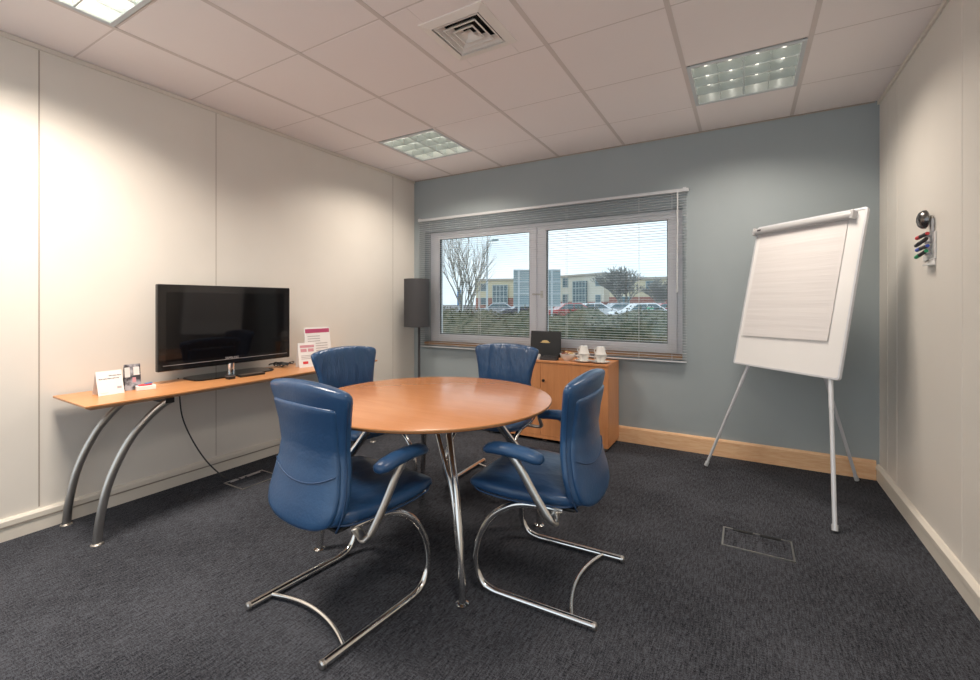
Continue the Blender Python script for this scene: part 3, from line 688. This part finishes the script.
for k in range(12):
    nm = ('red', 'brown', 'gold')[k % 3]; a = k*2.4; r_ = (.012, .030, .042)[min(2, k//3)] if k > 0 else 0
    loc = (-1.325+r_*math.cos(a), 3.62+r_*math.sin(a), ZT+.058+.0105*(3-k//3)*.6); rot = (random.uniform(-.25, .25), random.uniform(-.25, .25), random.uniform(0, 3))
    if nm not in proto_sweet:
        bm = NB(); lathe(bm, [(0, -.010), (.005, -.009), (.0075, 0), (.005, .009), (0, .010)], seg=10, mtx=Matrix.Rotation(PI/2, 4, 'Y'))
        for sx in (-1, 1): lathe(bm, [(.001, .009), (.006, .016), (.001, .0155)], seg=8, mtx=Matrix.Rotation(sx*PI/2, 4, 'Y'))
        o = obj('wrapped_sweet', bm, M[nm]); proto_sweet[nm] = o
    else: o = proto_sweet[nm].copy(); COL.objects.link(o)
    tag(o, nm+' wrapped sweet in the white bowl on the cabinet', 'sweet', nm+' wrapped sweets in the bowl'); o.location = loc; o.rotation_euler = rot
def cup_mesh(parent, inv, z):
    bm = NB(); p = [(0, 0), (.030, 0), (.031, .004), (.037, .020), (.041, .045), (.051, .064), (.0485, .064), (.0385, .045), (.034, .020), (.024, .007), (0, .006)]
    if inv: p = [(r*.93, .064-q) for r, q in p]
    lathe(bm, [(r, q) for r, q in p], seg=32); o = obj('body', bm, M['porcelain'], parent, smooth='auto')
    bm = NB(); s = -1 if inv else 1
    tube(bm, [(-.038, 0, .031+s*.022), (-.060, 0, .031+s*.018), (-.063, 0, .031), (-.050, 0, .031-s*.016), (-.034, 0, .031-s*.018)], .004, 8, smooth=4); obj('handle', bm, M['porcelain'], parent, smooth=True)
for (x, where) in ((-1.170, 'left'), (-1.028, 'right')):
    other = 'nearer the sweets bowl' if where == 'left' else 'nearer the cabinet end'
    s = thing('saucer', 'white saucer under the pair of cups '+other, 'saucer', (x, 3.60, ZT), 0, 'saucers on the cabinet')
    bm = NB(); lathe(bm, [(0, 0), (.034, 0), (.040, .003), (.072, .012), (.076, .016), (.072, .0155), (.040, .006), (0, .005)], seg=40); obj('body', bm, M['porcelain'], s, smooth='auto')
    c = thing('cup', 'white china cup standing upright on its saucer, lower of the two '+other, 'cup', (x, 3.60, ZT+.0065), -.3, 'cups on the cabinet'); cup_mesh(c, False, 0)
    c = thing('cup', 'upside-down white china cup atop its twin, '+other, 'cup', (x, 3.60, ZT+.0715), -.3, 'cups on the cabinet'); cup_mesh(c, True, 0)

# ------------------------------------------------------------------ flipchart easel
BL = Vector((-.077, 3.600, .765)); yaw, tl = -.775, .223
Rv = Vector((math.cos(yaw), math.sin(yaw), 0)); bk = Vector((-math.sin(yaw), math.cos(yaw), 0)); Uv = Vector((0, 0, math.cos(tl)))+bk*math.sin(tl)
E_ = thing('flipchart_easel', 'white flipchart board on pale grey telescopic legs', 'flipchart', (BL.x, BL.y, 0))
base = Vector((BL.x, BL.y, 0)); Nv = Rv.cross(Uv)      # Nv points towards the room or the wall
if Nv.y > 0: Nv = -Nv
Bm = Matrix.Identity(4)
for r_ in range(3): Bm[r_][0] = Rv[r_]; Bm[r_][1] = Uv[r_]; Bm[r_][2] = Nv[r_]
Bm.translation = BL-base
BWd, BH = .735, 1.0
def rr_poly(x0, x1, y0, y1, r, n=5):
    out = []
    for cx, cy, a0 in ((x1-r, y0+r, -PI/2), (x1-r, y1-r, 0), (x0+r, y1-r, PI/2), (x0+r, y0+r, PI)):
        for k in range(n+1): a = a0+PI/2*k/n; out.append((cx+r*math.cos(a), cy+r*math.sin(a)))
    return out
bm = NB(); prism(bm, rr_poly(.006, BWd-.006, .006, BH-.006, .012), -.010, .001, 'z', Bm); obj('board', bm, M['board'], E_)
bm = NB()
o_ = rr_poly(0, BWd, 0, BH, .018); i_ = rr_poly(.011, BWd-.011, .011, BH-.011, .010)
lay = [[bm.verts.new(Bm @ Vector((a, b, z))) for a, b in P] for P, z in ((o_, -.012), (o_, .004), (i_, .005), (i_, -.012))]
for q in range(4):
    A, B = lay[q], lay[(q+1) % 4]
    for k in range(len(A)): bm.faces.new((A[k], A[(k+1) % len(A)], B[(k+1) % len(A)], B[k]))
obj('board_frame', bm, M['leg_grey'], E_, smooth='auto')
bm = NB(); mt = Bm @ Matrix.Translation((0, 0, 0)); rs = []
tube(bm, [Bm @ Vector((-.004, .958, .020)), Bm @ Vector((BWd-.065, .958, .020))], .019, 16, ry=.024, up=Uv); cl = obj('paper_clamp', bm, M['clamp_grey'], E_, smooth='auto')
for xx in (.0, BWd-.065):
    bm = NB(); box(bm, xx-.010, xx+.010, .932, .985, .0, .036, Bm); obj('clamp_end', bm, M['clamp_grey'], cl, bevel=.004)
bm = NB(); box(bm, .035, .065, .954, .966, .0380, .0395, Bm); obj('clamp_badge', bm, M['ink'], cl)
# the paper pad, slightly curled at its lower edge
bm = NB(); rows = []
for j in range(13):
    v = .945-j*(.945-.203)/12; lift = .006+.003*(j/12)**4
    rows.append([bm.verts.new(Bm @ Vector((.042+(.638-.042)*i/8, v+(.010*i/8 if j > 8 else 0), lift))) for i in range(9)])
for a, b in zip(rows, rows[1:]):
    for i in range(8): bm.faces.new((a[i], a[i+1], b[i+1], b[i]))
pp = obj('paper_pad', bm, M['paper'], E_); sm = pp.modifiers.new('solid', 'SOLIDIFY'); sm.thickness = .003; sm.offset = -1 if True else 1
def leg(a, b, r0, r1, name='leg', mm='leg_grey', frac=.45):
    a = Vector(a)-base; b = Vector(b)-base; m_ = a+(b-a)*frac
    bm = NB(); tube(bm, [a, m_], r0, 12); lg = obj(name, bm, M[mm], E_, smooth='auto')
    bm = NB(); tube(bm, [m_-(b-a)*.02, b], r1, 12); obj('leg_tube', bm, M[mm], lg, smooth='auto')
    bm = NB(); d = (b-a).normalized(); tube(bm, [b-d*.03, b+d*.0], r1*1.35, 12); obj('rubber_tip', bm, M['alu'], lg, smooth='auto')
PL = lambda u, v, w=-.024: BL+Rv*u+Uv*v+Nv*w
leg(PL(.20, .35), (-.251, 3.582, .012), .011, .0095)
leg(PL(.60, .35), (.401, 2.891, .012), .0125, .011)
leg(PL(.36, .55, -.03), (.642, 3.786, .012), .012, .010)
bm = NB(); box(bm, .10, .66, .33, .37, -.022, -.012, Bm); box(bm, .34, .38, .37, .95, -.022, -.012, Bm); obj('back_bar', bm, M['leg_grey'], E_)

# ------------------------------------------------------------------ pen holder and knob on the right wall
ph = thing('pen_holder', 'white wall plate holding four marker pens, below the dark knob on the right wall', 'pen holder', (XR, 2.955, 1.405), 0)
bm = NB(); prism(bm, [(-.090, .0), (.075, .0), (.075, .130), (-.090, .130)], -.006, -.0005, 'x'); pl_ = obj('plate', bm, M['board'], ph, bevel=.002)
bm = NB(); box(bm, -.030, -.006, -.080, -.010, -.030, -.022); box(bm, -.006, -.0005, -.080, -.010, -.030, .0); obj('ledge', bm, M['board'], ph, bevel=.001)
for k, (z, c1_) in enumerate(((.112, 'red'), (.082, 'black'), (.053, 'blue_pen'), (.024, 'green_pen'))):
    nm = {'red': 'red', 'black': 'black', 'blue_pen': 'blue', 'green_pen': 'green'}[c1_]
    bm = NB(); box(bm, -.026, -.006, -.045, -.025, z-.004, z+.006); obj('clip', bm, M['ink_soft'], ph)
    mk = thing('marker_pen', nm+' capped marker pen clipped into the white holder on the right wall', 'marker pen', (XR-.036, 2.930+.014*(k % 2), 1.405+z+.004), 0, 'marker pens in the wall holder')
    ax = Vector((-.15, .92, -.24 if k % 2 else -.12)).normalized()*.85
    bm = NB(); tube(bm, [-ax*.055, ax*.012], .0085, 12); obj('barrel', bm, M['dark_grey'], mk, smooth='auto')
    bm = NB(); tube(bm, [ax*.012, ax*.050, ax*.058], [.0092, .0088, .006], 12); obj('cap', bm, M[c1_], mk, smooth='auto')
    bm = NB(); tube(bm, [-ax*.062, -ax*.052], .0075, 12); obj('end_plug', bm, M[c1_], mk, smooth='auto')
kb = thing('coat_hook', 'dark glossy domed knob on a short stem above the pen holder', 'wall hook', (XR, 2.925, 1.600), 0)
mt = Matrix.Rotation(-PI/2, 4, 'Y')
bm = NB(); lathe(bm, [(0, .0), (.020, 0), (.020, .006), (.010, .010), (.010, .030), (0, .030)], seg=20, mtx=mt); obj('stem', bm, M['satin'], kb, smooth='auto')
bm = NB(); lathe(bm, [(0, .018), (.038, .018), (.046, .024), (.044, .036), (.034, .048), (.018, .054), (0, .056)], seg=32, mtx=mt); obj('dome', bm, mat('smoked_metal', (.20, .19, .185), .22, metal=.9), kb, smooth='auto')
bm = NB(); box(bm, -.010, -.001, -.03, -.01, -.07, .0); obj('bracket', bm, M['white_metal'], kb)

# ------------------------------------------------------------------ outside
GZ = -.25
CAMZ = 1.197; cY, sY = math.cos(.523), math.sin(.523)
def at(px, f, z=None, py=None):
    """world point seen at photo column px, f metres in front of the camera plane"""
    r = (px-490)/443.7*f; zz = z if z is not None else CAMZ-(py-302.5)/443.7*f
    return Vector((r*cY-f*sY, r*sY+f*cY, zz))
bm = NB(); box(bm, -160, 60, YB+.6, 220, GZ-.2, GZ); g = obj('ground', bm, M['tarmac']); g['kind'] = 'structure'
bm = NB(); box(bm, -60, 20, YB+1.0, 15, GZ, GZ+.02); g = obj('grass_verge', bm, M['grass']); g['kind'] = 'structure'
RY = 0.523
# hedge
def hedge(px0, f0, px1, f1, depth, ztop, label):
    a, b = at(px0, f0, GZ), at(px1, f1, GZ); d = (b-a); Ln = d.length; d.normalize(); n_ = Vector((-d.y, d.x, 0)); t = thing('hedge', label, 'hedge', a)
    bm = NB(); nx, nr = int(Ln/.25), 14; rows = []; H_ = ztop-GZ
    for i in range(nx+1):
        ring = []
        for k in range(nr):
            u = k/(nr-1)*PI; y = -math.cos(u)*depth/2; z = H_*min(1, math.sin(u)**.35) if 0 < k < nr-1 else 0
            p = d*(i*Ln/nx)+n_*(y+depth/2)+Vector((0, 0, z)); q = noise.noise(p*1.7)*.22+noise.noise(p*5)*.10
            ring.append(bm.verts.new(p+Vector((0, 0, q if z > .2 else 0))+n_*q))
        rows.append(ring)
    for A, B in zip(rows, rows[1:]):
        for k in range(nr-1): bm.faces.new((A[k], A[k+1], B[k+1], B[k]))
    obj('twig_mass', bm, M['hedge'], t)
    bm = NB(); random.seed(11)
    for k in range(5200):
        i = random.random()*Ln; u = random.uniform(.05, .95)*PI; p = d*i+n_*(-math.cos(u)*depth/2+depth/2)+Vector((0, 0, H_*math.sin(u)**.35))
        q = noise.noise(p*1.7)*.22+noise.noise(p*5)*.10; p += Vector((0, 0, q))+n_*q+Vector([random.uniform(-.10, .10) for _ in range(3)])
        s = random.uniform(.02, .05); A = Vector([random.uniform(-1, 1) for _ in range(3)]).normalized(); B = A.cross(Vector([random.uniform(-1, 1) for _ in range(3)])).normalized()
        bm.faces.new([bm.verts.new(p+A*s*x+B*s*.5*y) for x, y in ((-1, 0), (0, -1), (1, 0), (0, 1))])
    lf = obj('foliage', bm, M['hedge'], t); lf['kind'] = 'stuff'
hedge(415, 10.5, 700, 7.5, 1.6, .93, 'clipped brown-green hedge directly outside the window')
# trees
def tree(px, f, height, spread, label, m, depth=6, seed=1, trunk=.10, multi=1, rmin=.006):
    random.seed(seed); p0 = at(px, f, GZ); t = thing('bare_tree', label, 'tree', p0); tr = NB(); br = NB()
    def grow(p, d, ln, r, lv):
        pts = [p]; q = p.copy(); dd = d.copy()
        for k in range(4):
            dd = (dd+Vector([random.uniform(-.10, .10) for _ in range(3)])+Vector((0, 0, .04))).normalized(); q = q+dd*ln/4; pts.append(q.copy())
        tube(tr if lv == 0 else br, pts, [r, max(r*.62, rmin)], 6 if lv < 2 else 4)
        if lv >= depth: return
        n_ = (4 if lv < 2 else 3) if depth > 4 else (4, 4, 3, 2, 2)[lv]
        for k in range(n_):
            a = random.uniform(0, 2*PI); sp = spread*random.uniform(.6, 1.15); side = Vector((math.cos(a), math.sin(a), 0))
            nd = (dd+side*sp).normalized(); st = pts[random.choice((2, 3, 4))] if k else pts[-1]
            grow(st, nd, ln*random.uniform(.62, .82), max(r*.58, rmin), lv+1)
    for k in range(multi):
        a = 2*PI*k/multi+.4; d = Vector((.22*math.cos(a), .22*math.sin(a), 1)).normalized() if multi > 1 else Vector((0, 0, 1))
        grow(Vector((.08*math.cos(a), .08*math.sin(a), 0)) if multi > 1 else Vector((0, 0, 0)), d, height*.32, trunk, 0)
    obj('trunk', tr, m, t, smooth=True); obj('branches', br, m, t, smooth=True)
tree(466, 17, 5.0, .34, 'tall bare tree with upright branches seen through the left pane', M['twig'], 4, 4, .055, 3, .005)
tree(622, 52, 6.0, .70, 'round bushy bare tree in front of the pale building, right pane', M['twig'], 5, 9, .16, 4, .025)
tree(660, 58, 4.8, .70, 'smaller bare bush at the right edge of the right pane', M['twig'], 5, 21, .14, 4, .03)
# lamp posts
def post(px, f, top, label, arm):
    p = at(px, f, GZ); t = thing('street_lamp', label, 'street lamp', p); h = at(px, f, py=top).z-GZ
    bm = NB(); tube(bm, [(0, 0, 0), (0, 0, h)], [.09, .05], 10); obj('pole', bm, M['sign_rib'], t, smooth='auto')
    bm = NB(); tube(bm, [(0, 0, h-.03), (arm*cY, arm*sY, h+.05)], .035, 8); box(bm, min(arm, 2*arm)*cY-.1, max(arm, 1.5*arm)*cY+.1, arm*sY-.12, arm*sY+.12, h, h+.12); obj('lamp_head', bm, M['sign_back'], t)
post(487, 32, 241, 'tall street lamp with a short head, left pane', .5)
post(479, 60, 266, 'shorter far street lamp beside the bare tree, left pane', .5)
# rear of the big roadside sign
sc = at(537, 24, GZ); t = thing('road_sign', 'large blue-grey ribbed rear of a road sign on two posts, behind the mullion', 'sign', sc, .523)
zt, zb = at(537, 24, py=269.5).z-GZ, at(537, 24, py=306.5).z-GZ; w = 23.5/443.7*24
bm = NB(); box(bm, -w, w, 0, .03, zb, zt); obj('panel', bm, M['sign_back'], t)
bm = NB()
for k in range(4): z = zb+(zt-zb)*(.02+.32*k); box(bm, -w, w, -.05, 0, z-.02, z+.03)
obj('rib', bm, M['sign_rib'], t)
for x in (-w*.78, w*.62):
    bm = NB(); box(bm, x-.05, x+.05, -.14, -.05, 0, zt-.05); obj('post', bm, M['sign_rib'], t)
p = at(650, 17, GZ); t = thing('notice_sign', 'small white and green upright sign just above the hedge, right pane', 'sign', p, .523)
zt, zb = at(650, 17, py=306.5).z-GZ, at(650, 17, py=318).z-GZ
bm = NB(); box(bm, -.13, .13, 0, .03, zb, zt); obj('panel', bm, M['white_sign'], t); bm = NB(); box(bm, -.13, .13, -.005, 0, zt-.10, zt-.02); obj('green_band', bm, M['green_sign'], t)
bm = NB(); tube(bm, [(0, .05, 0), (0, .05, zt)], .03, 8); obj('post', bm, M['sign_rib'], t)
p = at(459, 40, GZ); t = thing('parking_sign', 'tiny blue and white sign on a pole at the foot of the bare tree', 'sign', p, .523)
bm = NB(); box(bm, -.16, .16, 0, .03, 1.2, 2.6); obj('panel', bm, M['blue_sign'], t); bm = NB(); box(bm, .16, .36, 0, .03, .6, 2.6); obj('side_panel', bm, M['white_sign'], t); bm = NB(); tube(bm, [(0, .05, 0), (0, .05, 2.6)], .04, 8); obj('post', bm, M['sign_rib'], t)
# far buildings
def building(pxa, fa, pxb, fb, top, label, wallm, wins, brick=2.6, bays=()):
    a, b = at(pxa, fa, GZ), at(pxb, fb, GZ); d = b-a; Ln = d.length; rz = math.atan2(d.y, d.x); t = thing('far_building', label, 'building', a, rz)
    h = at(pxa, fa, py=top).z-GZ; bm = NB(); box(bm, 0, Ln, 0, 5, brick, h); obj('upper_walls', bm, wallm, t)
    bm = NB(); box(bm, -.05, Ln+.05, -.06, 5.05, 0, brick); obj('brick_base', bm, M['brick'], t)
    bm = NB(); box(bm, -.2, Ln+.2, -.25, 5.2, h, h+.35); obj('parapet', bm, M['roofline'], t)
    for (u, z, w_, hh) in wins:
        bm = NB(); box(bm, u*Ln-w_/2, u*Ln+w_/2, -.09, -.005, z, z+hh); f_ = obj('window', bm, M['ext_frame'], t)
        bm = NB(); box(bm, u*Ln-w_/2+.12, u*Ln+w_/2-.12, -.12, -.091, z+.12, z+hh-.12); obj('pane', bm, M['ext_glass'], f_)
    for (u, w_) in bays:
        bm = NB(); box(bm, u*Ln-w_/2, u*Ln+w_/2, -.5, -.07, .3, h-.9); by = obj('glazed_bay', bm, M['ext_glass'], t)
        bm = NB()
        for k in range(5): x = u*Ln-w_/2+w_*k/4; box(bm, x-.06, x+.06, -.56, -.5, .3, h-.9)
        for k in range(5): z = .3+(h-1.2)*k/4; box(bm, u*Ln-w_/2, u*Ln+w_/2, -.57, -.5, z-.06, z+.06)
        obj('glazing_bars', bm, M['ext_frame'], by)
building(476, 86, 543, 82, 281, 'long cream building with brick base behind the bare tree, left pane', M['cream_ext'], [(.12, 3.6, 1.3, 1.5), (.62, 3.6, 1.3, 1.5), (.12, 1.0, 1.3, 1.4), (.62, 1.0, 1.3, 1.4), (.80, 3.6, 1.3, 1.5), (.93, 3.6, 1.3, 1.5)], 2.3, [(.38, 2.9)])
building(553, 84, 604, 74, 278, 'pale two-storey block with balconies, immediately right of the road sign', M['pale_ext'], [(.27, 4.2, 1.4, 1.8), (.27, 1.2, 1.4, 1.8), (.90, 4.2, 1.2, 1.6), (.90, 1.2, 1.2, 1.6)], 1.6, [(.58, 3.0)])
building(609.5, 69, 690, 63, 280.5, 'lower cream wing at the right end of the pale block, right pane', M['cream_ext'], [(.20, 3.4, 1.6, 1.4), (.55, 3.4, 1.8, 1.3), (.20, 1.0, 1.6, 1.4), (.80, 3.4, 1.6, 1.4)], 2.3)
# parked cars
def car(px, f, rz, m, label):
    t = thing('parked_car', label, 'car', at(px, f, GZ), rz, 'cars parked beyond the hedge')
    body = [(-2.05, .35), (-2.0, .75), (-1.75, .88), (-1.0, .93), (-.45, 1.38), (.75, 1.42), (1.45, 1.0), (1.98, .92), (2.08, .55), (2.05, .35)]
    bm = NB(); prism(bm, body, -.82, .82, 'y'); obj('body', bm, m, t, bevel=.09, smooth='auto')
    bm = NB(); prism(bm, [(-.88, .96), (-.42, 1.33), (.15, 1.35), (.15, .97)], -.835, .835, 'y'); prism(bm, [(.22, .97), (.22, 1.35), (.72, 1.36), (1.25, 1.0)], -.835, .835, 'y'); obj('side_windows', bm, M['ext_glass'], t)
    for x in (-1.3, 1.3):
        for y in (-.74, .74): bm = NB(); tube(bm, [(x, y-.1, .31), (x, y+.1, .31)], .31, 20); obj('wheel', bm, M['rubber'], t, smooth='auto')
for k, (px, f, m, lab) in enumerate(((497, 44, 'car_silver', 'silver car parked below the glazed bay of the left-hand building'), (568, 34, 'car_red', 'red car parked just right of the road sign'), (590, 36, 'car_white', 'white car parked beside the red one'),
        (616, 40, 'car_silver', 'silver car parked in front of the bushy bare tree'), (640, 29, 'car_white', 'white car parked left of the green and white sign'), (523, 40, 'car_dark', 'dark car parked beneath the road sign'), (664, 40, 'car_red', 'red car parked at the far right of the window view'))):
    car(px, f, .523+.15*(k % 2), M[m], lab)
